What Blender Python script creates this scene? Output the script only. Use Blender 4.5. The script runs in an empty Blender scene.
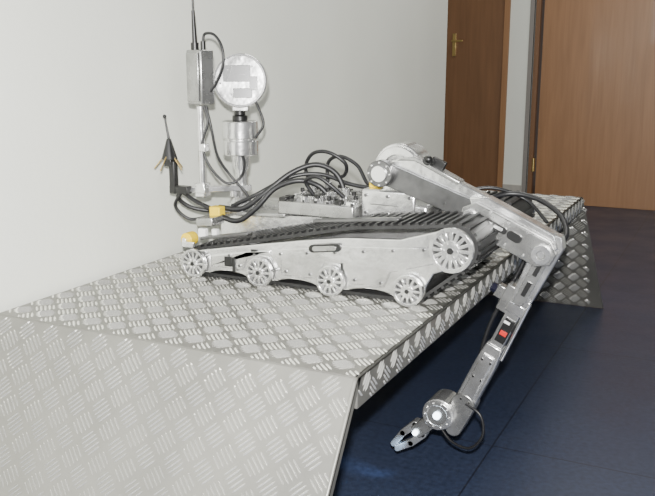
import bpy, bmesh, math, random
from mathutils import Vector, Matrix
random.seed(4)
S=0.68                      # design units -> metres
PI=math.pi
scn=bpy.context.scene
def V(*a): return Vector(a)

# ------------------------------------------------------------ materials
def mat(name,col,rough=.5,metal=0.,noise=0.,nscale=20.,bump=0.,bscale=200.,emit=None,estr=0.,coat=0.,rvar=0.,stretch=None):
    m=bpy.data.materials.new(name);m.use_nodes=True;nt=m.node_tree;b=nt.nodes["Principled BSDF"]
    b.inputs["Roughness"].default_value=rough;b.inputs["Metallic"].default_value=metal
    b.inputs["Base Color"].default_value=(*col,1)
    b.inputs["Coat Weight"].default_value=coat
    tc=nt.nodes.new("ShaderNodeTexCoord");src=tc.outputs["Object"]
    if stretch:
        mp=nt.nodes.new("ShaderNodeMapping");mp.inputs["Scale"].default_value=stretch
        nt.links.new(src,mp.inputs[0]);src=mp.outputs[0]
    if noise or rvar:
        n=nt.nodes.new("ShaderNodeTexNoise");n.inputs["Scale"].default_value=nscale;n.inputs["Detail"].default_value=5
        nt.links.new(src,n.inputs["Vector"])
        if noise:
            r=nt.nodes.new("ShaderNodeValToRGB")
            r.color_ramp.elements[0].position=.3;r.color_ramp.elements[1].position=.7
            r.color_ramp.elements[0].color=(*[c*(1-noise) for c in col],1)
            r.color_ramp.elements[1].color=(*[min(1,c*(1+noise)) for c in col],1)
            nt.links.new(n.outputs["Fac"],r.inputs[0]);nt.links.new(r.outputs[0],b.inputs["Base Color"])
        if rvar:
            mr=nt.nodes.new("ShaderNodeMapRange");mr.inputs[3].default_value=max(0,rough-rvar);mr.inputs[4].default_value=min(1,rough+rvar)
            nt.links.new(n.outputs["Fac"],mr.inputs[0]);nt.links.new(mr.outputs[0],b.inputs["Roughness"])
    if bump:
        n2=nt.nodes.new("ShaderNodeTexNoise");n2.inputs["Scale"].default_value=bscale
        nt.links.new(src,n2.inputs["Vector"])
        bp=nt.nodes.new("ShaderNodeBump");bp.inputs["Strength"].default_value=bump;bp.inputs["Distance"].default_value=.002
        nt.links.new(n2.outputs["Fac"],bp.inputs["Height"]);nt.links.new(bp.outputs[0],b.inputs["Normal"])
    if emit:
        b.inputs["Emission Color"].default_value=(*emit,1);b.inputs["Emission Strength"].default_value=estr
    return m
M={}
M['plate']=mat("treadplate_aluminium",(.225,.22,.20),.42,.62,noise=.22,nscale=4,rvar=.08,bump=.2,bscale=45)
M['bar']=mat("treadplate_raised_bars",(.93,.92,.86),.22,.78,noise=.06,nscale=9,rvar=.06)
M['alu']=mat("machined_aluminium",(.84,.84,.83),.21,.90,noise=.16,nscale=18,rvar=.10,bump=.6,bscale=30)
M['alud']=mat("dark_anodised",(.14,.14,.14),.3,.75,noise=.25,nscale=25,rvar=.08,bump=.3,bscale=60)
M['alum']=mat("mid_grey_metal",(.40,.40,.39),.27,.85,noise=.2,nscale=25,rvar=.08,bump=.3,bscale=40)
M['chrome']=mat("polished_steel",(.92,.92,.92),.14,.92)
M['rub']=mat("track_rubber",(.014,.014,.014),.5,0,noise=.3,nscale=30)
M['blk']=mat("black_plastic",(.010,.010,.010),.35)
M['cab']=mat("cable_sheath",(.012,.012,.013),.42)
M['yel']=mat("yellow_plastic",(.80,.56,.004),.5,noise=.08)
M['red']=mat("red_plastic",(.50,.02,.015),.4)
M['wht']=mat("white_label",(.8,.8,.78),.5)
M['lens']=mat("lens_glass",(.01,.01,.02),.05,0,coat=1)
M['led']=mat("led",(.8,.9,1),.3,emit=(.75,.88,1),estr=8)
M['brass']=mat("brass",(.75,.55,.22),.3,1.)
M['bas']=mat("baseboard_paint",(.42,.40,.36),.5,noise=.1)

# ------------------------------------------------------------ builder
class Part:
    def __init__(s): s.bm=bmesh.new()
    def add(s,vs,fs):
        b=[s.bm.verts.new(v) for v in vs]
        for f in fs:
            try: s.bm.faces.new([b[i] for i in f])
            except ValueError: pass
        return s
    def box(s,c,d,rot=None):
        c=Vector(c);vs=[]
        for x in(-.5,.5):
            for y in(-.5,.5):
                for z in(-.5,.5):
                    v=Vector((x*d[0],y*d[1],z*d[2]))
                    if rot is not None: v=rot@v
                    vs.append(c+v)
        return s.add(vs,[(0,1,3,2),(4,6,7,5),(0,4,5,1),(2,3,7,6),(0,2,6,4),(1,5,7,3)])
    def cyl(s,a,b,r0,r1=None,n=24,cap=True):
        a=Vector(a);b=Vector(b);r1=r0 if r1 is None else r1
        d=(b-a).normalized();t=d.orthogonal().normalized();u=d.cross(t)
        vs=[];
        for p,r in((a,r0),(b,r1)):
            for i in range(n):
                q=2*PI*i/n;vs.append(p+(t*math.cos(q)+u*math.sin(q))*r)
        fs=[(i,(i+1)%n,n+(i+1)%n,n+i) for i in range(n)]
        if cap: fs+= [tuple(reversed(range(n))),tuple(range(n,2*n))]
        return s.add(vs,fs)
    def ring(s,a,b,ri,ro,n=36):
        a=Vector(a);b=Vector(b);d=(b-a).normalized();t=d.orthogonal().normalized();u=d.cross(t);vs=[]
        for p,r in((a,ri),(a,ro),(b,ro),(b,ri)):
            for i in range(n):
                q=2*PI*i/n;vs.append(p+(t*math.cos(q)+u*math.sin(q))*r)
        fs=[]
        for k in range(4):
            for i in range(n):
                j=(i+1)%n;k2=(k+1)%4
                fs.append((k*n+i,k*n+j,k2*n+j,k2*n+i))
        return s.add(vs,fs)
    def prism(s,pts,y0,y1):      # pts: (x,z)
        n=len(pts)
        vs=[V(x,y0,z) for x,z in pts]+[V(x,y1,z) for x,z in pts]
        fs=[(i,(i+1)%n,n+(i+1)%n,n+i) for i in range(n)]+[tuple(reversed(range(n))),tuple(range(n,2*n))]
        return s.add(vs,fs)
    def capsule(s,p,q,r0,r1,y0,y1,n=14):
        p=Vector(p);q=Vector(q);d=(q-p);a=math.atan2(d.y,d.x);pts=[]
        for i in range(n+1):
            t=a+PI/2+PI*i/n;pts.append((p.x+r0*math.cos(t),p.y+r0*math.sin(t)))
        for i in range(n+1):
            t=a-PI/2+PI*i/n;pts.append((q.x+r1*math.cos(t),q.y+r1*math.sin(t)))
        return s.prism(pts,y0,y1)
    def sphere(s,c,r,sc=(1,1,1)):
        bmesh.ops.create_uvsphere(s.bm,u_segments=20,v_segments=12,radius=r,matrix=Matrix.Translation(c)@Matrix.Diagonal((*sc,1)))
        return s
    def done(s,name,m,parent=None,bevel=0,smooth=True,recalc=True):
        bm=s.bm
        if recalc: bmesh.ops.recalc_face_normals(bm,faces=bm.faces)
        for v in bm.verts: v.co*=S
        for f in bm.faces: f.smooth=smooth
        for e in bm.edges:
            if len(e.link_faces)==2 and e.calc_face_angle(0)>.6: e.smooth=False
        me=bpy.data.meshes.new(name);bm.to_mesh(me);bm.free()
        o=bpy.data.objects.new(name,me);bpy.context.collection.objects.link(o)
        me.materials.append(M[m] if isinstance(m,str) else m)
        if bevel:
            bv=o.modifiers.new("bevel","BEVEL");bv.width=bevel*S;bv.segments=2;bv.limit_method='ANGLE';bv.angle_limit=.7;bv.harden_normals=False
        if parent: o.parent=parent;o.matrix_parent_inverse=Matrix.Translation(-parent.location)
        return o
def empty(name,loc):
    e=bpy.data.objects.new(name,None);bpy.context.collection.objects.link(e);e.location=Vector(loc)*S;e.empty_display_size=.1;return e
def tube(name,pts,r,m,parent,n=8):
    P=[Vector(p) for p in pts];P=[P[0]*2-P[1]]+P+[P[-1]*2-P[-2]];out=[]
    for i in range(1,len(P)-2):
        for k in range(n):
            t=k/n;a,b,c,d=P[i-1:i+3]
            out.append(.5*((2*b)+(c-a)*t+(2*a-5*b+4*c-d)*t*t+(3*b-a-3*c+d)*t**3))
    out.append(P[-2])
    cu=bpy.data.curves.new(name,'CURVE');cu.dimensions='3D';sp=cu.splines.new('POLY');sp.points.add(len(out)-1)
    for i,p in enumerate(out): sp.points[i].co=(*(p*S),1)
    sp.use_smooth=True
    cu.bevel_depth=r*S;cu.bevel_resolution=3;cu.use_fill_caps=True;cu.materials.append(M[m])
    o=bpy.data.objects.new(name,cu);bpy.context.collection.objects.link(o)
    o.parent=parent;o.matrix_parent_inverse=Matrix.Translation(-parent.location);return o
def RY(a): return Matrix.Rotation(a,3,'Y')

# ------------------------------------------------------------ room
def floor_mat():
    m=mat("blue_floor_tiles",(.022,.030,.075),.22,0);nt=m.node_tree;b=nt.nodes["Principled BSDF"]
    tc=nt.nodes.new("ShaderNodeTexCoord")
    br=nt.nodes.new("ShaderNodeTexBrick");br.offset=0;br.inputs["Scale"].default_value=1
    br.inputs["Brick Width"].default_value=.9;br.inputs["Row Height"].default_value=.9;br.inputs["Mortar Size"].default_value=.0025
    br.inputs["Color1"].default_value=(.026,.035,.066,1);br.inputs["Color2"].default_value=(.030,.040,.074,1);br.inputs["Mortar"].default_value=(.014,.017,.03,1)
    n=nt.nodes.new("ShaderNodeTexNoise");n.inputs["Scale"].default_value=70;n.inputs["Detail"].default_value=6
    mx=nt.nodes.new("ShaderNodeMix");mx.data_type='RGBA';mx.blend_type='OVERLAY';mx.inputs[0].default_value=.6
    nt.links.new(tc.outputs["Object"],br.inputs[0]);nt.links.new(tc.outputs["Object"],n.inputs[0])
    nt.links.new(br.outputs[0],mx.inputs[6]);nt.links.new(n.outputs["Fac"],mx.inputs[7]);nt.links.new(mx.outputs[2],b.inputs["Base Color"])
    n3=nt.nodes.new("ShaderNodeTexNoise");n3.inputs["Scale"].default_value=5
    mr=nt.nodes.new("ShaderNodeMapRange");mr.inputs[3].default_value=.25;mr.inputs[4].default_value=.5
    nt.links.new(tc.outputs["Object"],n3.inputs[0]);nt.links.new(n3.outputs["Fac"],mr.inputs[0]);nt.links.new(mr.outputs[0],b.inputs["Roughness"])
    return m
def wood(name,c1,c2):
    m=mat(name,c1,.42,0,coat=.15);nt=m.node_tree;b=nt.nodes["Principled BSDF"]
    tc=nt.nodes.new("ShaderNodeTexCoord");mp=nt.nodes.new("ShaderNodeMapping");mp.inputs["Scale"].default_value=(14,14,.9)
    n=nt.nodes.new("ShaderNodeTexNoise");n.inputs["Scale"].default_value=2.5;n.inputs["Detail"].default_value=8;n.inputs["Distortion"].default_value=.6
    r=nt.nodes.new("ShaderNodeValToRGB");r.color_ramp.elements[0].position=.3;r.color_ramp.elements[1].position=.72
    r.color_ramp.elements[0].color=(*c1,1);r.color_ramp.elements[1].color=(*c2,1)
    nt.links.new(tc.outputs["Object"],mp.inputs[0]);nt.links.new(mp.outputs[0],n.inputs[0]);nt.links.new(n.outputs["Fac"],r.inputs[0]);nt.links.new(r.outputs[0],b.inputs["Base Color"])
    return m
wallm=mat("painted_wall",(.81,.825,.745),.45,0,noise=.03,nscale=2.5,bump=.2,bscale=60)
Part().box((.5,2.5,-.05),(9,12,.1)).done("floor",floor_mat())
Part().box((-2.61,.535,2),(2.78,7.47,4)).done("wall_left",wallm)   # face x=-1.22, ends y=4.27
# back wall with doorways (pieces)
w=Part()
YB=7.3
w.box((-3.2,YB+.15,2),(1.6,.3,4))
w.box((-1.425,YB+.15,2),(.23,.3,4))
w.box((-1.15,YB+.15,3.6),(5.7,.3,.8))
w.box((2.9,YB+.15,2),(4.2,.3,4))
w.done("wall_back",wallm)
w1=wood("door_veneer_dark",(.165,.080,.034),(.215,.105,.046))
w2=wood("door_veneer",(.28,.140,.060),(.35,.180,.080))
d=empty("door_1",(-2.0,YB,0))
Part().box((-1.98,YB+.06,1.6),(.78,.05,3.2)).done("leaf",w1,d,.004)
Part().box((-1.57,YB+.05,1.6),(.06,.16,3.2)).box((-2.395,YB+.05,1.6),(.05,.16,3.2)).done("jamb",w2,d,.004)
Part().box((-2.15,YB+.025,1.66),(.04,.02,.24)).cyl((-2.15,YB+.02,1.70),(-2.15,YB-.06,1.70),.012).box((-2.09,YB-.06,1.70),(.12,.018,.020)).done("lever_handle",'brass',d,.003)
d=empty("door_2",(-.3,YB,0))
Part().box((-.21,YB+.06,1.6),(1.98,.05,3.2)).done("leaf",w2,d,.004)
Part().box((-1.245,YB+.05,1.6),(.05,.16,3.2)).box((.79,YB+.05,1.6),(.02,.16,3.2)).done("jamb",w1,d,.004)
Part().cyl((-1.215,YB-.03,.34),(-1.215,YB-.03,.48),.018).done("hinge",'brass',d)
Part().box((-1.31,YB-.005,1.6),(.045,.03,3.2)).done("trim_1",mat("grey_trim",(.24,.22,.20),.5))
Part().box((-1.44,YB-.01,.09),(.20,.02,.18)).done("baseboard_back",'bas',None,.004)

# ------------------------------------------------------------ tread plate platform
H=.75;W=1.2;L=3.08;T=.012
ramp=empty("treadplate_ramp_platform",(-.6,1.5,0))
p=Part()
def slab(a,b,c,d_,n):
    n=Vector(n).normalized()*T
    vs=[Vector(q) for q in(a,b,c,d_)];vs+= [q-n for q in vs]
    p.add(vs,[(0,1,2,3),(7,6,5,4),(0,4,5,1),(1,5,6,2),(2,6,7,3),(3,7,4,0)])
slab((-W,0,H),(0,0,H),(0,L,H),(-W,L,H),(0,0,1))
slab((-W,-.51,.006),(0,-.51,.006),(0,0,H),(-W,0,H),(0,-.75,.51))
slab((-W,L,H),(0,L,H),(.10,L+.42,.006),(-W,L+.42,.006),(0,.75,.42))
p.box((-.006,L/2,H-.042),(.012,L,.084))
slab((-.0,-.004,H-.004),(-.0,-.51,.006),(-.0,-.47,.006),(-.0,.03,H-.004),(1,0,0))
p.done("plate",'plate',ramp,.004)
def bars(org,u,v,n,lu,lv,name,s=.064,h=.0032):
    org=Vector(org);u=Vector(u).normalized();v=Vector(v).normalized();n=Vector(n).normalized()
    q=Part();R2=math.sqrt(.5)
    N=int((lu+lv)/s)+3
    V_=[];F_=[]
    for i in range(-N,N):
        for j in range(-N,N):
            cx=(i-j)*s*R2;cy=(i+j)*s*R2+0.02
            if not(-s<cx<lu+s and -s<cy<lv+s): continue
            par=(i+j)%2
            a=PI/4 if par else -PI/4
            ca,sa=math.cos(a),math.sin(a)
            for k in range(5):
                off=(k-2)*s*.195;Lh=s*.46;wh=s*.054
                if k in(0,4): Lh*=.82
                bx,by=cx-off*sa,cy+off*ca
                room=min(bx-.005,lu-.005-bx,by-.005,lv-.005-by)/R2
                if room<s*.12: continue
                Lh=min(Lh,room)
                base=len(V_)
                for (x,y,z) in((-Lh,0,0),(Lh,0,0),(-Lh*.6,wh,0),(Lh*.6,wh,0),(-Lh*.6,-wh,0),(Lh*.6,-wh,0),(-Lh*.6,0,h),(Lh*.6,0,h)):
                    yy=y+off
                    V_.append(org+u*(cx+x*ca-yy*sa)+v*(cy+x*sa+yy*ca)+n*z)
                for f in((0,4,6),(0,6,2),(1,7,5),(1,3,7),(4,5,7,6),(2,6,7,3)): F_.append(tuple(base+t for t in f))
    q.add(V_,F_);return q.done(name,'bar',ramp,0,False,True)
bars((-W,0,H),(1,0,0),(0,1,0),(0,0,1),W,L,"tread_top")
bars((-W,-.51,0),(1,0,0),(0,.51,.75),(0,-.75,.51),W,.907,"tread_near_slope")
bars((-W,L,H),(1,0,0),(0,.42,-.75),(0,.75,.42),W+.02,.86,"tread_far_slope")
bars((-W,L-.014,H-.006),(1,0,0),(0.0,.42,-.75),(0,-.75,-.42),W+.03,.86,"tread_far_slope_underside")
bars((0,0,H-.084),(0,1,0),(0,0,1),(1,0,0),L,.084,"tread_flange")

# ------------------------------------------------------------ robot
rob=empty("tracked_robot",(-.45,1.0,H))
def hull(pts):
    pts=sorted(set(pts))
    def half(ps):
        o=[]
        for q in ps:
            while len(o)>1 and (o[-1][0]-o[-2][0])*(q[1]-o[-2][1])-(o[-1][1]-o[-2][1])*(q[0]-o[-2][0])<=0:o.pop()
            o.append(q)
        return o
    a=half(pts);b=half(reversed(pts));return a[:-1]+b[:-1]
WH=[(-.903,.806),(-.638,.803),(-.372,.803),(-.105,.803)];BIG=(.03,.944)
def loop(grow):
    pts=[]
    for (x,z),r in((WH[0],.042),(WH[3],.042),(BIG,.066),((-.31,.93),.045)):
        for i in range(48):
            a=2*PI*i/48;pts.append((round(x+(r+grow)*math.cos(a),5),round(z+(r+grow)*math.sin(a),5)))
    return hull(pts)
def resample(pts,step):
    out=[];acc=0;n=len(pts)
    for i in range(n):
        a=Vector(pts[i]);b=Vector(pts[(i+1)%n]);l=(b-a).length;t=acc
        while t<l:
            out.append((a+(b-a)*(t/l),(b-a).normalized()));t+=step
        acc=t-l
    return out
def track(y0,y1,tag,outer):
    q=Part()
    ro=[x for x,_ in resample(loop(.006),.02)]
    vs=[];k=len(ro)
    for y in(y0,y1):
        for x in ro: vs.append(V(x.x,y,x.y))
    fs=[(i,(i+1)%k,k+(i+1)%k,k+i) for i in range(k)]
    ri=[]
    for i,x in enumerate(ro):
        t=(ro[(i+1)%k]-ro[i-1]).normalized();nn=Vector((-t.y,t.x));ri.append(x+nn*.010)
    for y in(y0,y1):
        for x in ri: vs.append(V(x.x,y,x.y))
    for i in range(k):
        j=(i+1)%k
        fs+= [(2*k+j,2*k+i,3*k+i,3*k+j),(i,2*k+i,2*k+j,j),(k+i,k+j,3*k+j,3*k+i)]
    q.add(vs,fs)
    for x,t in resample(loop(.006),.0275):
        a=math.atan2(t.y,t.x);nn=Vector((t.y,-t.x))
        c=x+nn*.003
        q.box((c.x,(y0+y1)/2,c.y),(.010,(y1-y0)*.98,.010),RY(-a))
    q.done("track_belt_"+tag,'rub',rob)
    yo=y0-.001 if outer<0 else y1+.001;sg=outer
    # side plate with shallow scallops
    pts=[(-.945,.80),(-.94,.83),(-.90,.848),(-.74,.878),(-.49,.922),(-.33,.946),(-.14,.958),(-.05,.985),(.0,1.0),(.06,.985),(.078,.93),(.04,.885),(-.03,.86),(-.052,.82),(-.06,.785)]
    xs=[(-.16,-.318),(-.427,-.583),(-.693,-.848)]
    for a,b in xs:
        for i in range(9):
            t=i/8;x=a+(b-a)*t;pts.append((x,.774+.014*math.sin(PI*t)**.7))
    pts.append((-.935,.775))
    P_=Part().prism(pts,min(yo,yo+sg*.02),max(yo,yo+sg*.02));P_.done("side_plate_"+tag,'alu',rob,.004)
    # raised cover panels on the plate
    P_=Part();a,b=sorted((yo+sg*.02,yo+sg*.028))
    P_.prism([(-.56,.80),(-.43,.80),(-.40,.86),(-.34,.86),(-.31,.80),(-.19,.80),(-.17,.85),(-.02,.895),(-.04,.945),(-.14,.935),(-.33,.922),(-.56,.888)],a,b)
    P_.prism([(-.84,.80),(-.71,.80),(-.69,.86),(-.60,.86),(-.60,.88),(-.74,.858),(-.84,.838)],a,b)
    P_.done("side_cover_"+tag,'alu',rob,.004)
    P_=Part()
    ym=(yo+sg*.024)
    for (x,z),r in [(w_,.050) for w_ in WH]+[(BIG,.069)]:
        a=ym+sg*.004;b=ym+sg*.020
        P_.ring((x,a,z),(x,b,z),r*.82,r)
        P_.cyl((x,a,z),(x,b+sg*.003,z),r*.42)
        ns=12 if r<.06 else 16
        for i in range(ns):
            an=2*PI*i/ns
            P_.box((x+r*.64*math.cos(an),(a+b)/2,z+r*.64*math.sin(an)),(r*.46,abs(b-a)*.9,r*.15),RY(-an))
    P_.done("wheel_faces_"+tag,'alu',rob,.0012)
    P_=Part()
    for (x,z),r in [(w_,.045) for w_ in WH]+[(BIG,.064)]:
        P_.cyl((x,ym+sg*.001,z),(x,ym+sg*.007,z),r*.98,n=32)
        P_.cyl((x,ym+sg*.02,z),(x,ym+sg*.0255,z),r*.16)
    P_.done("wheel_recess_"+tag,'blk',rob)
    P_=Part()
    for (x,z),r in [(w_,.045) for w_ in WH]+[(BIG,.066)]:
        for i in range(6):
            an=2*PI*i/6;rr=r*.32
            P_.cyl((x+rr*math.cos(an),ym+sg*.02,z+rr*math.sin(an)),(x+rr*math.cos(an),ym+sg*.0265,z+rr*math.sin(an)),r*.05,n=8)
    P_.done("wheel_bolts_"+tag,'chrome',rob)
    P_=Part()
    for (x,z),r in [(w_,.040) for w_ in WH]+[(BIG,.062)]: P_.cyl((x,y0+.01,z),(x,y1-.01,z),r)
    P_.done("road_wheels_"+tag,'alud',rob)
track(.65,.88,"near",-1)
track(1.14,1.37,"far",1)
# side plate details (near), outer face y ~ .621
P_=Part();P_.box((-.765,.620,.825),(.030,.006,.034)).box((-.742,.618,.815),(.010,.006,.05));P_.box((-.665,.626,.872),(.022,.008,.008));P_.box((-.36,.624,.825),(.012,.01,.03));P_.box((-.335,.624,.84),(.008,.01,.05))
P_.capsule((-.44,.902),(-.35,.914),.013,.013,.616,.626);P_.done("side_slots",'blk',rob,.001)
P_=Part();P_.capsule((-.43,.9035),(-.36,.9125),.008,.008,.612,.624);P_.done("side_latch",'alum',rob,.001)
P_=Part()
for i in range(9): P_.cyl((-.86+.1*i,.616,.835+.0125*i),(-.86+.1*i,.632,.835+.0125*i),.005,n=10)
for x in(-.54,-.20,-.58,-.72,-.12,-.45,-.29): P_.cyl((x,.616,.815),(x,.632,.815),.005,n=10)
P_.done("side_bolts",'alud',rob)
# top guard rail along the near track
P_=Part();P_.box((-.30,.655,1.003),(.30,.03,.010),RY(-.10));P_.box((-.80,.66,.905),(.20,.03,.010),RY(-.17));P_.done("track_guard",'alud',rob,.003)

# hull between tracks
P_=Part();P_.prism([(-.97,.82),(-.97,.90),(-.90,.945),(-.15,.975),(-.02,.93),(-.04,.82)],.885,1.135);P_.done("hull",'alu',rob,.006)
P_=Part();P_.box((-.80,.93,.952),(.28,.20,.014),RY(-.04)).box((-.80,1.02,.962),(.20,.18,.02),RY(-.04));P_.done("rear_deck_plate",'alum',rob,.003)
# electronics deck with connectors
P_=Part();P_.box((-.545,1.0,.985),(.30,.32,.05));P_.done("electronics_box",'alum',rob,.006)
P_=Part();Q_=Part();K_=Part()
for i in range(7):
    for j in range(7):
        x=-.672+i*.042+random.uniform(-.006,.006);y=.862+j*.045+random.uniform(-.006,.006);r=random.random()
        if r<.35: P_.cyl((x,y,1.01),(x,y,1.02+random.random()*.012),.014,n=16);Q_.cyl((x,y,1.02),(x,y,1.036),.008,n=12)
        elif r<.6: Q_.box((x,y,1.014),(.026,.030,.016))
        elif r<.8: P_.box((x,y,1.014),(.030,.022,.014))
        else: K_.cyl((x,y,1.01),(x,y,1.024),.012,n=6)
P_.done("connector_sockets",'chrome',rob,.001);Q_.done("connector_plugs",'blk',rob,.002);K_.done("connector_nuts",'alum',rob)
P_=Part()
for i in range(14): P_.cyl((-.685+.28*(i%7)/6,.848 if i<7 else 1.152,1.01),(-.685+.28*(i%7)/6,.848 if i<7 else 1.152,1.018),.006,n=8)
P_.done("lid_screws",'blk',rob)
# turret base boxes
P_=Part();P_.box((-.29,.99,1.015),(.20,.20,.10)).box((-.20,.98,.99),(.10,.16,.06));P_.box((-.33,1.06,1.06),(.14,.10,.12));P_.done("turret_base",'alu',rob,.008)
P_=Part()
for x in(-.37,-.29,-.21):
    for z in(.985,1.045): P_.cyl((x,.893,z),(x,.884,z),.006,n=8)
P_.box((-.30,.886,1.015),(.10,.006,.002));P_.done("turret_screws",'alud',rob)
# shoulder housing (round, facing the open edge)
P_=Part();P_.capsule((-.28,1.13),(-.28,1.06),.090,.090,.955,1.06,24);P_.ring((-.28,.945,1.13),(-.28,.955,1.13),.05,.082)
P_.done("shoulder_housing",'alu',rob,.004)
P_=Part();P_.cyl((-.31,.895,1.125),(-.31,.86,1.125),.046,n=32);P_.done("shoulder_pivot_cap",'alud',rob,.003)
P_=Part();P_.cyl((-.31,.87,1.125),(-.31,.852,1.125),.028,n=32)
for i in range(8): P_.cyl((-.31+.038*math.cos(i*PI/4),.862,1.125+.038*math.sin(i*PI/4)),(-.31+.038*math.cos(i*PI/4),.856,1.125+.038*math.sin(i*PI/4)),.0045,n=8)
P_.done("shoulder_pivot_disc",'chrome',rob,.002)
# upper arm : two flat plates with spacer and joint discs
P_=Part();P_.capsule((-.31,1.125),(.02,1.012),.038,.034,.888,.906);P_.done("upper_arm_side",'alud',rob,.002)
P_=Part();P_.prism([(-.29,1.165),(-.19,1.178),(-.03,1.10),(.05,1.065),(.055,1.02),(-.05,1.03),(-.27,1.10)],.91,.955);P_.done("upper_arm_body",'alu',rob,.005)
P_=Part();P_.prism([(-.27,1.172),(-.20,1.184),(-.04,1.108),(-.05,1.098),(-.20,1.168)],.905,.962);P_.done("upper_arm_ridge",'alum',rob,.003)
P_=Part();P_.cyl((-.155,.93,1.165),(-.155,.90,1.175),.016);P_.sphere(V(-.15,.90,1.178),.013);P_.box((-.13,.945,1.16),(.05,.02,.03),RY(.4));P_.done("arm_knob",'blk',rob,.002)
# second link
P_=Part();P_.prism([(-.015,1.035),(.03,1.052),(.27,.945),(.292,.905),(.275,.870),(.23,.862),(.0,.965),(-.02,1.0)],.853,.872);P_.done("middle_arm_plate",'alum',rob,.003)
P_=Part();P_.prism([(.00,1.065),(.06,1.068),(.28,.965),(.295,.92),(.24,.885),(.02,.99)],.876,.935);P_.done("middle_arm_body",'alu',rob,.005)
P_=Part();P_.capsule((.045,1.008),(.125,.970),.011,.011,.846,.856);P_.capsule((.15,.958),(.17,.948),.014,.014,.846,.856);P_.done("arm_slots",'blk',rob)
P_=Part();P_.capsule((.052,1.0045),(.118,.9735),.0055,.0055,.843,.856);P_.ring((.012,.856,1.008),(.012,.84,1.008),.012,.022,24)
P_.ring((.248,.856,.905),(.248,.836,.905),.014,.031,28);P_.cyl((.248,.856,.905),(.248,.842,.905),.012)
for x,z in((.08,1.025),(.14,.995),(.20,.968),(.06,.955),(.13,.925),(.19,.895)): P_.cyl((x,.854,z),(x,.848,z),.005,n=8)
P_.done("elbow_caps",'alu',rob,.001)
# forearm
d0=V(.265,0,.925);d1=V(.0,0,.335);fd=(d1-d0).normalized();ang=math.atan2(-fd.z,fd.x)
def fa(t,off=0):
    n=V(-fd.z,0,fd.x)   # + = outer/right side
    q=d0+(d1-d0)*t+n*off
    return (q.x,q.z)
def fpoly(P,lst,y0,y1): P.prism([fa(t,o) for t,o in lst],y0,y1)
def fbox(P,t0,t1,w,y0,y1,off=0):
    a=fa((t0+t1)/2,off);l=(d1-d0).length*(t1-t0);P.box((a[0],(y0+y1)/2,a[1]),(l,y1-y0,w),RY(ang))
P_=Part();fpoly(P_,[(-.06,-.03),(-.07,.02),(-.02,.042),(.30,.036),(.36,.022),(.36,-.022),(.28,-.034),(.0,-.046)],.882,.93);P_.done("forearm_upper",'alu',rob,.004)
P_=Part();fpoly(P_,[(.0,-.022),(.0,.022),(.30,.020),(.34,.012),(.34,-.018)],.868,.881);P_.done("forearm_upper_cover",'alum',rob,.002)
P_=Part();fpoly(P_,[(.05,-.004),(.05,.010),(.16,.010),(.16,-.004)],.863,.870);fpoly(P_,[(.20,-.006),(.20,.010),(.28,.008),(.28,-.006)],.863,.870);P_.done("forearm_slots",'blk',rob)
P_=Part();fbox(P_,.30,.62,.048,.885,.93);fbox(P_,.34,.40,.060,.88,.935);P_.done("forearm_middle",'alu',rob,.004)
P_=Part();fbox(P_,.43,.57,.034,.878,.886,.004);fbox(P_,.44,.49,.016,.88,.93,.03);P_.done("forearm_black_panel",'blk',rob,.002)
P_=Part();fbox(P_,.50,.525,.024,.873,.880,.004);P_.done("forearm_red_switch",'red',rob,.001)
P_=Part();fbox(P_,.445,.457,.02,.873,.880,-.002);P_.done("forearm_label",'wht',rob)
P_=Part();fpoly(P_,[(.60,-.030),(.60,.028),(.72,.036),(1.0,.036),(1.03,.0),(1.0,-.036),(.72,-.036)],.878,.938);P_.done("forearm_lower",'alu',rob,.005)
P_=Part();fpoly(P_,[(.66,-.022),(.66,.020),(.98,.024),(.98,-.024)],.870,.880);P_.done("forearm_lower_cover",'alu',rob,.003)
P_=Part()
for t in(.69,.80,.95):
    for o in(-.015,.015):
        a=fa(t,o);P_.cyl((a[0],.871,a[1]),(a[0],.866,a[1]),.004,n=8)
P_.done("forearm_screws",'blk',rob)
P_=Part();P_.capsule(fa(.98,.0),(-.025,.255),.042,.028,.868,.945);P_.done("wrist_yoke",'alum',rob,.004)
# small camera on forearm (faces the platform side)
P_=Part();fbox(P_,.27,.42,.040,.885,.93,-.040);fbox(P_,.30,.37,.03,.89,.925,-.072)
P_.done("arm_camera_body",'alum',rob,.004)
a=fa(.335,-.085);b=fa(.335,-.105);P_=Part();P_.cyl((a[0],.905,a[1]),(b[0],.905,b[1]),.016);P_.done("arm_camera_lens",'lens',rob,.001)
P_=Part();a=fa(.30,.034);b=fa(.64,.040);P_.cyl((a[0],.868,a[1]),(b[0],.868,b[1]),.006);P_.done("forearm_rod",'chrome',rob)
# wrist joint + lamp
P_=Part();P_.cyl((-.075,.955,.305),(-.075,.85,.305),.056,n=36);P_.ring((-.075,.838,.305),(-.075,.851,.305),.036,.052)
for i in range(10): P_.cyl((-.075+.044*math.cos(i*PI/5),.84,.305+.044*math.sin(i*PI/5)),(-.075+.044*math.cos(i*PI/5),.834,.305+.044*math.sin(i*PI/5)),.004,n=8)
P_.done("wrist_motor",'alu',rob,.002)
P_=Part();P_.cyl((-.075,.850,.305),(-.075,.842,.305),.034,n=30);P_.done("wrist_motor_recess",'alum',rob)
P_=Part();P_.cyl((-.075,.844,.305),(-.075,.834,.305),.013,n=20);P_.done("wrist_lamp",'led',rob)
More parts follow.
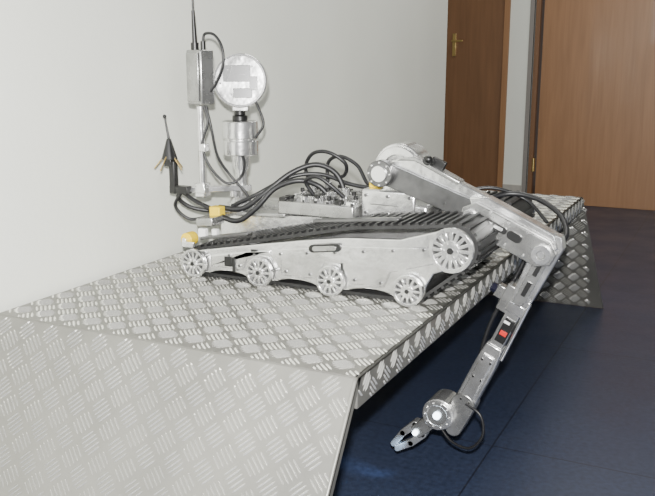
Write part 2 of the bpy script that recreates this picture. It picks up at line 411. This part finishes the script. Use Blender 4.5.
# gripper
g0=V(-.10,0,.27);g1=V(-.235,0,.145);gd=(g1-g0).normalized();ga=math.atan2(-gd.z,gd.x);gn=V(-gd.z,0,gd.x)
P_=Part()
P_.box(((g0+g1)/2*.5+g0*.5)+V(0,.90,0),(.09,.055,.05),RY(ga));P_.done("gripper_body",'alum',rob,.004)
P_=Part()
for sg in(-1,1):
    base=g0+gd*.075
    p1=base+gn*sg*.022;p2=p1+gd*.06+gn*sg*.001;p3=p2+gd*.060-gn*sg*.012
    for a,b,w_ in((base,p1,.013),(p1,p2,.014),(p2,p3,.012)):
        P_.capsule((a.x,a.z),(b.x,b.z),w_,w_*.9,.88,.92)
P_.done("gripper_jaws",'alu',rob,.003)
P_=Part();c=g0+gd*.085;P_.cyl(c+V(0,.872,0),c+V(0,.864,0),.010);P_.done("gripper_lamp",'led',rob)
tube("wrist_cable",[(.02,.86,.36),(.075,.85,.33),(.085,.85,.26),(.04,.86,.20),(-.03,.88,.20),(-.08,.9,.235)],.005,'cab',rob)
tube("forearm_cable",[(.20,.95,.95),(.17,.95,.85),(.11,.95,.72),(.06,.95,.60),(.02,.95,.42)],.007,'cab',rob)
tube("elbow_cable",[(-.02,1.02,1.02),(.07,1.10,1.05),(.17,1.10,1.04),(.26,1.05,1.00),(.30,.97,.95),(.27,.93,.93)],.009,'cab',rob)
tube("elbow_cable_thin",[(-.10,1.04,1.05),(.02,1.08,1.07),(.13,1.12,1.03),(.22,1.05,.97)],.006,'cab',rob)
P_=Part();P_.box((-.03,1.01,.95),(.10,.24,.06),RY(.3)).box((.03,1.01,.90),(.03,.25,.06));P_.done("front_crossmember",'alu',rob,.005)

# ---- rear: mast, camera, antennas
P_=Part();P_.cyl((-.90,.93,.955),(-.90,.93,.975),.055).cyl((-.90,.93,.975),(-.90,.93,1.0),.045,.022).cyl((-.90,.93,1.0),(-.90,.93,1.155),.024)
P_.cyl((-.90,.93,1.10),(-.90,.93,1.155),.03,.036);P_.done("camera_mast",'alu',rob,.002)
P_=Part();P_.cyl((-.90,.93,1.155),(-.90,.93,1.21),.066,n=40).cyl((-.90,.93,1.216),(-.90,.93,1.28),.066,n=40).cyl((-.90,.93,1.2),(-.90,.93,1.22),.058,n=40);P_.done("pan_motor",'alu',rob,.004)
P_=Part();P_.cyl((-.90,.93,1.28),(-.90,.93,1.30),.028).cyl((-.90,.93,1.30),(-.90,.93,1.33),.02);P_.done("neck_joint",'blk',rob,.003)
hd=V(.42,-.9,.08).normalized();hc=V(-.893,.93,1.425)
P_=Part();P_.cyl(hc-hd*.045,hc+hd*.03,.098,n=56);P_.done("camera_head",'alu',rob,.004)
side=hd.cross(V(0,0,1)).normalized();up=side.cross(hd)
Rm=Matrix((side,hd,up)).transposed()
P_=Part();P_.ring(hc+hd*.028,hc+hd*.034,.088,.096,56)
P_.box(hc+hd*.031+up*.025+side*.01,(.10,.006,.06),Rm).box(hc+hd*.031-up*.045-side*.01,(.07,.006,.035),Rm).box(hc+hd*.031-side*.05-up*.01,(.03,.006,.05),Rm)
P_.done("camera_head_face",'chrome',rob,.002)
P_=Part()
for a,b in((.045,.04),(-.045,.05),(.03,-.05),(-.06,-.03),(.07,-.01),(0,.075)):
    q=hc+side*a+up*b;P_.cyl(q+hd*.03,q+hd*.037,.004,n=8)
P_.box(hc+hd*.033+up*.02-side*.01,(.034,.006,.003),Rm)
P_.done("camera_head_screws",'alud',rob)
P_=Part();P_.box(hc-up*.095,(.06,.05,.03),Rm);P_.done("head_bracket",'alum',rob,.003)
# side mast for radio
P_=Part();P_.cyl((-.985,.80,1.01),(-.985,.80,1.34),.013).box((-.93,.86,1.035),(.20,.03,.022),Matrix.Rotation(math.radians(42),3,'Z')).box((-1.02,.79,1.035),(.12,.028,.022)).cyl((-.91,.90,1.0),(-.91,.90,1.05),.02)
P_.box((-.985,.80,1.035),(.04,.045,.05));P_.box((-.975,.80,1.19),(.03,.03,.03));P_.done("radio_mast",'alu',rob,.003)
P_=Part();P_.box((-.98,.80,1.44),(.082,.06,.19),Matrix.Rotation(-.3,3,'Z'));P_.done("radio_box",'alum',rob,.005)
P_=Part();P_.box((-.99,.767,1.44),(.066,.006,.17),Matrix.Rotation(-.3,3,'Z'));P_.done("radio_box_lid",'alum',rob,.002)
P_=Part();P_.cyl((-1.0,.80,1.535),(-1.0,.80,1.56),.014).cyl((-1.0,.80,1.56),(-1.003,.80,1.67),.009,.006).cyl((-1.003,.80,1.67),(-1.006,.80,1.95),.0035,.002).cyl((-.965,.80,1.535),(-.965,.80,1.565),.009);P_.done("whip_antenna",'blk',rob)
P_=Part()
P_.box((-1.085,.76,1.08),(.024,.024,.12)).box((-1.06,.765,1.035),(.08,.03,.028));P_.box((-1.10,.76,1.135),(.03,.03,.03))
P_.cyl((-1.10,.76,1.145),(-1.10,.76,1.22),.030,.008,n=16);P_.cyl((-1.10,.76,1.22),(-1.115,.76,1.30),.005,.003);P_.sphere(V(-1.115,.76,1.30),.007)
P_.done("ground_plane_antenna",'blk',rob,.002)
P_=Part()
for i,(dx,dy) in enumerate(((-.055,-.02),(.06,-.01),(.02,.05),(-.03,.06),(.01,-.07))):
    P_.cyl((-1.10,.76,1.18),(-1.10+dx,.76+dy,1.11),.0025,n=8)
P_.done("antenna_radials",'brass',rob)
# yellow fittings
P_=Part();P_.box((-.925,.80,.955),(.045,.04,.045)).box((-.36,.95,1.075),(.04,.03,.02));P_.done("yellow_connectors",'yel',rob,.004)
P_=Part();P_.cyl((-.975,.670,.872),(-.975,.715,.872),.024,n=28);P_.done("yellow_roller",'yel',rob,.003)
P_=Part();P_.cyl((-.975,.672,.872),(-.975,.655,.872),.010);P_.box((-.955,.655,.86),(.05,.012,.02));P_.done("roller_bracket",'alu',rob,.002)
P_=Part();P_.box((-.90,.67,.905),(.03,.02,.03)).box((-.855,.68,.905),(.02,.02,.03));P_.done("white_tags",'wht',rob,.002)
P_=Part();P_.box((-.93,.76,.93),(.07,.08,.03),RY(-.1));P_.done("rear_bracket",'alum',rob,.003)
# cables
c=0
for pts,r in [
 ([(-.96,.93,.93),(-1.07,.86,.95),(-1.11,.82,.99),(-1.08,.80,1.02),(-1.02,.80,.99),(-.93,.80,.96)],.008),
 ([(-.94,.80,.95),(-.84,.80,.93),(-.77,.82,.98),(-.71,.85,1.05),(-.63,.88,1.08),(-.57,.92,1.06),(-.53,.93,1.02)],.010),
 ([(-.93,.82,.97),(-.84,.84,.97),(-.76,.87,1.03),(-.68,.92,1.10),(-.60,.96,1.13),(-.53,.98,1.10),(-.49,.98,1.03)],.010),
 ([(-.90,.86,.97),(-.80,.88,1.02),(-.70,.95,1.08),(-.60,1.0,1.09),(-.50,1.02,1.06),(-.42,1.03,1.05),(-.35,1.02,1.07)],.008),
 ([(-.66,1.06,1.03),(-.69,1.05,1.10),(-.65,1.03,1.16),(-.58,1.02,1.17),(-.52,1.04,1.13),(-.54,1.07,1.08),(-.6,1.07,1.07)],.007),
 ([(-.62,1.10,1.03),(-.62,1.10,1.12),(-.56,1.08,1.15),(-.49,1.08,1.12),(-.44,1.06,1.06),(-.38,1.03,1.05)],.007),
 ([(-.58,.90,1.03),(-.60,.88,1.08),(-.55,.87,1.10),(-.50,.88,1.07),(-.46,.9,1.03)],.007),
 ([(-.965,.80,1.565),(-.955,.80,1.59),(-.915,.80,1.585),(-.885,.80,1.54),(-.885,.80,1.48),(-.915,.80,1.42),(-.94,.80,1.39)],.005),
 ([(-.97,.80,1.34),(-.955,.80,1.28),(-.975,.79,1.20),(-.95,.80,1.12),(-.90,.83,1.06),(-.86,.86,1.08),(-.86,.89,1.13),(-.89,.90,1.18)],.005),
 ([(-.96,.80,1.34),(-.94,.80,1.26),(-.93,.82,1.16),(-.90,.85,1.09),(-.85,.87,1.03),(-.83,.88,.99)],.005),
 ([(-.85,.93,1.38),(-.82,.93,1.33),(-.80,.93,1.27),(-.83,.92,1.22)],.005),
 ([(-1.06,.765,1.02),(-1.09,.77,.97),(-1.05,.80,.92),(-.98,.83,.93)],.006),
 ]:
    c+=1;tube("cable_%d"%c,pts,r,'cab',rob)
P_=Part();
for x,y,z in((-.53,.93,1.02),(-.49,.98,1.03),(-.66,1.06,1.03),(-.62,1.10,1.03)): P_.cyl((x,y,z-.015),(x,y,z+.02),.016,n=16)
P_.done("cable_glands",'chrome',rob,.001)

# ------------------------------------------------------------ lights
def area(name,loc,tgt,size,power,col=(1,1,1),sy=None):
    l=bpy.data.lights.new(name,'AREA');l.size=size*S;l.energy=power;l.color=col
    if sy: l.shape='RECTANGLE';l.size_y=sy*S
    o=bpy.data.objects.new(name,l);bpy.context.collection.objects.link(o);o.location=Vector(loc)*S
    o.rotation_euler=(Vector(tgt)-Vector(loc)).to_track_quat('-Z','Y').to_euler();return o
area("camera_flash",(.80,-1.82,1.66),(-.75,1.2,1.05),.05,112,(1,.99,.965))
area("added_reflection_light",(-.9,-3.2,2.6),(-.6,1.5,.8),.7,17,(.96,.98,1),1.6)  # added area light behind the camera, gives the metal bright reflections; no window there
area("added_reflection_light",(2.8,-2.4,2.4),(-.4,1.5,.8),.7,20,(.96,.98,1),1.6)  # second added light, behind and right of the camera, also for metal reflections
area("ceiling_lamp",(-.4,2.6,3.9),(-.5,2.4,0),.3,26,(1,.98,.93),2.2)
area("ceiling_lamp",(-.2,5.6,3.9),(-.2,6.0,0),1.6,12,(1,.98,.93),.6)
sp=bpy.data.lights.new("gripper_light",'SPOT');sp.energy=2;sp.color=(.45,.68,1);sp.spot_size=math.radians(50);sp.spot_blend=.9;sp.shadow_soft_size=.01
so=bpy.data.objects.new("gripper_light",sp);bpy.context.collection.objects.link(so);so.location=V(-.19,.85,.19)*S
so.rotation_euler=(V(-.38,.97,0)-V(-.19,.85,.19)).to_track_quat('-Z','Y').to_euler()
wd=bpy.data.worlds.new("room_ambient");scn.world=wd;wd.use_nodes=True
wd.node_tree.nodes["Background"].inputs[0].default_value=(.86,.88,.90,1);wd.node_tree.nodes["Background"].inputs[1].default_value=.17

# ------------------------------------------------------------ camera
cd=bpy.data.cameras.new("camera");co=bpy.data.objects.new("camera",cd);bpy.context.collection.objects.link(co)
cd.sensor_fit='HORIZONTAL';cd.sensor_width=36;cd.lens=846/655*36;cd.clip_start=.01
co.location=V(.787,-1.764,1.5)*S
co.rotation_mode='XYZ';co.rotation_euler=(math.radians(90-12.53),0,math.radians(26.2))
scn.camera=co
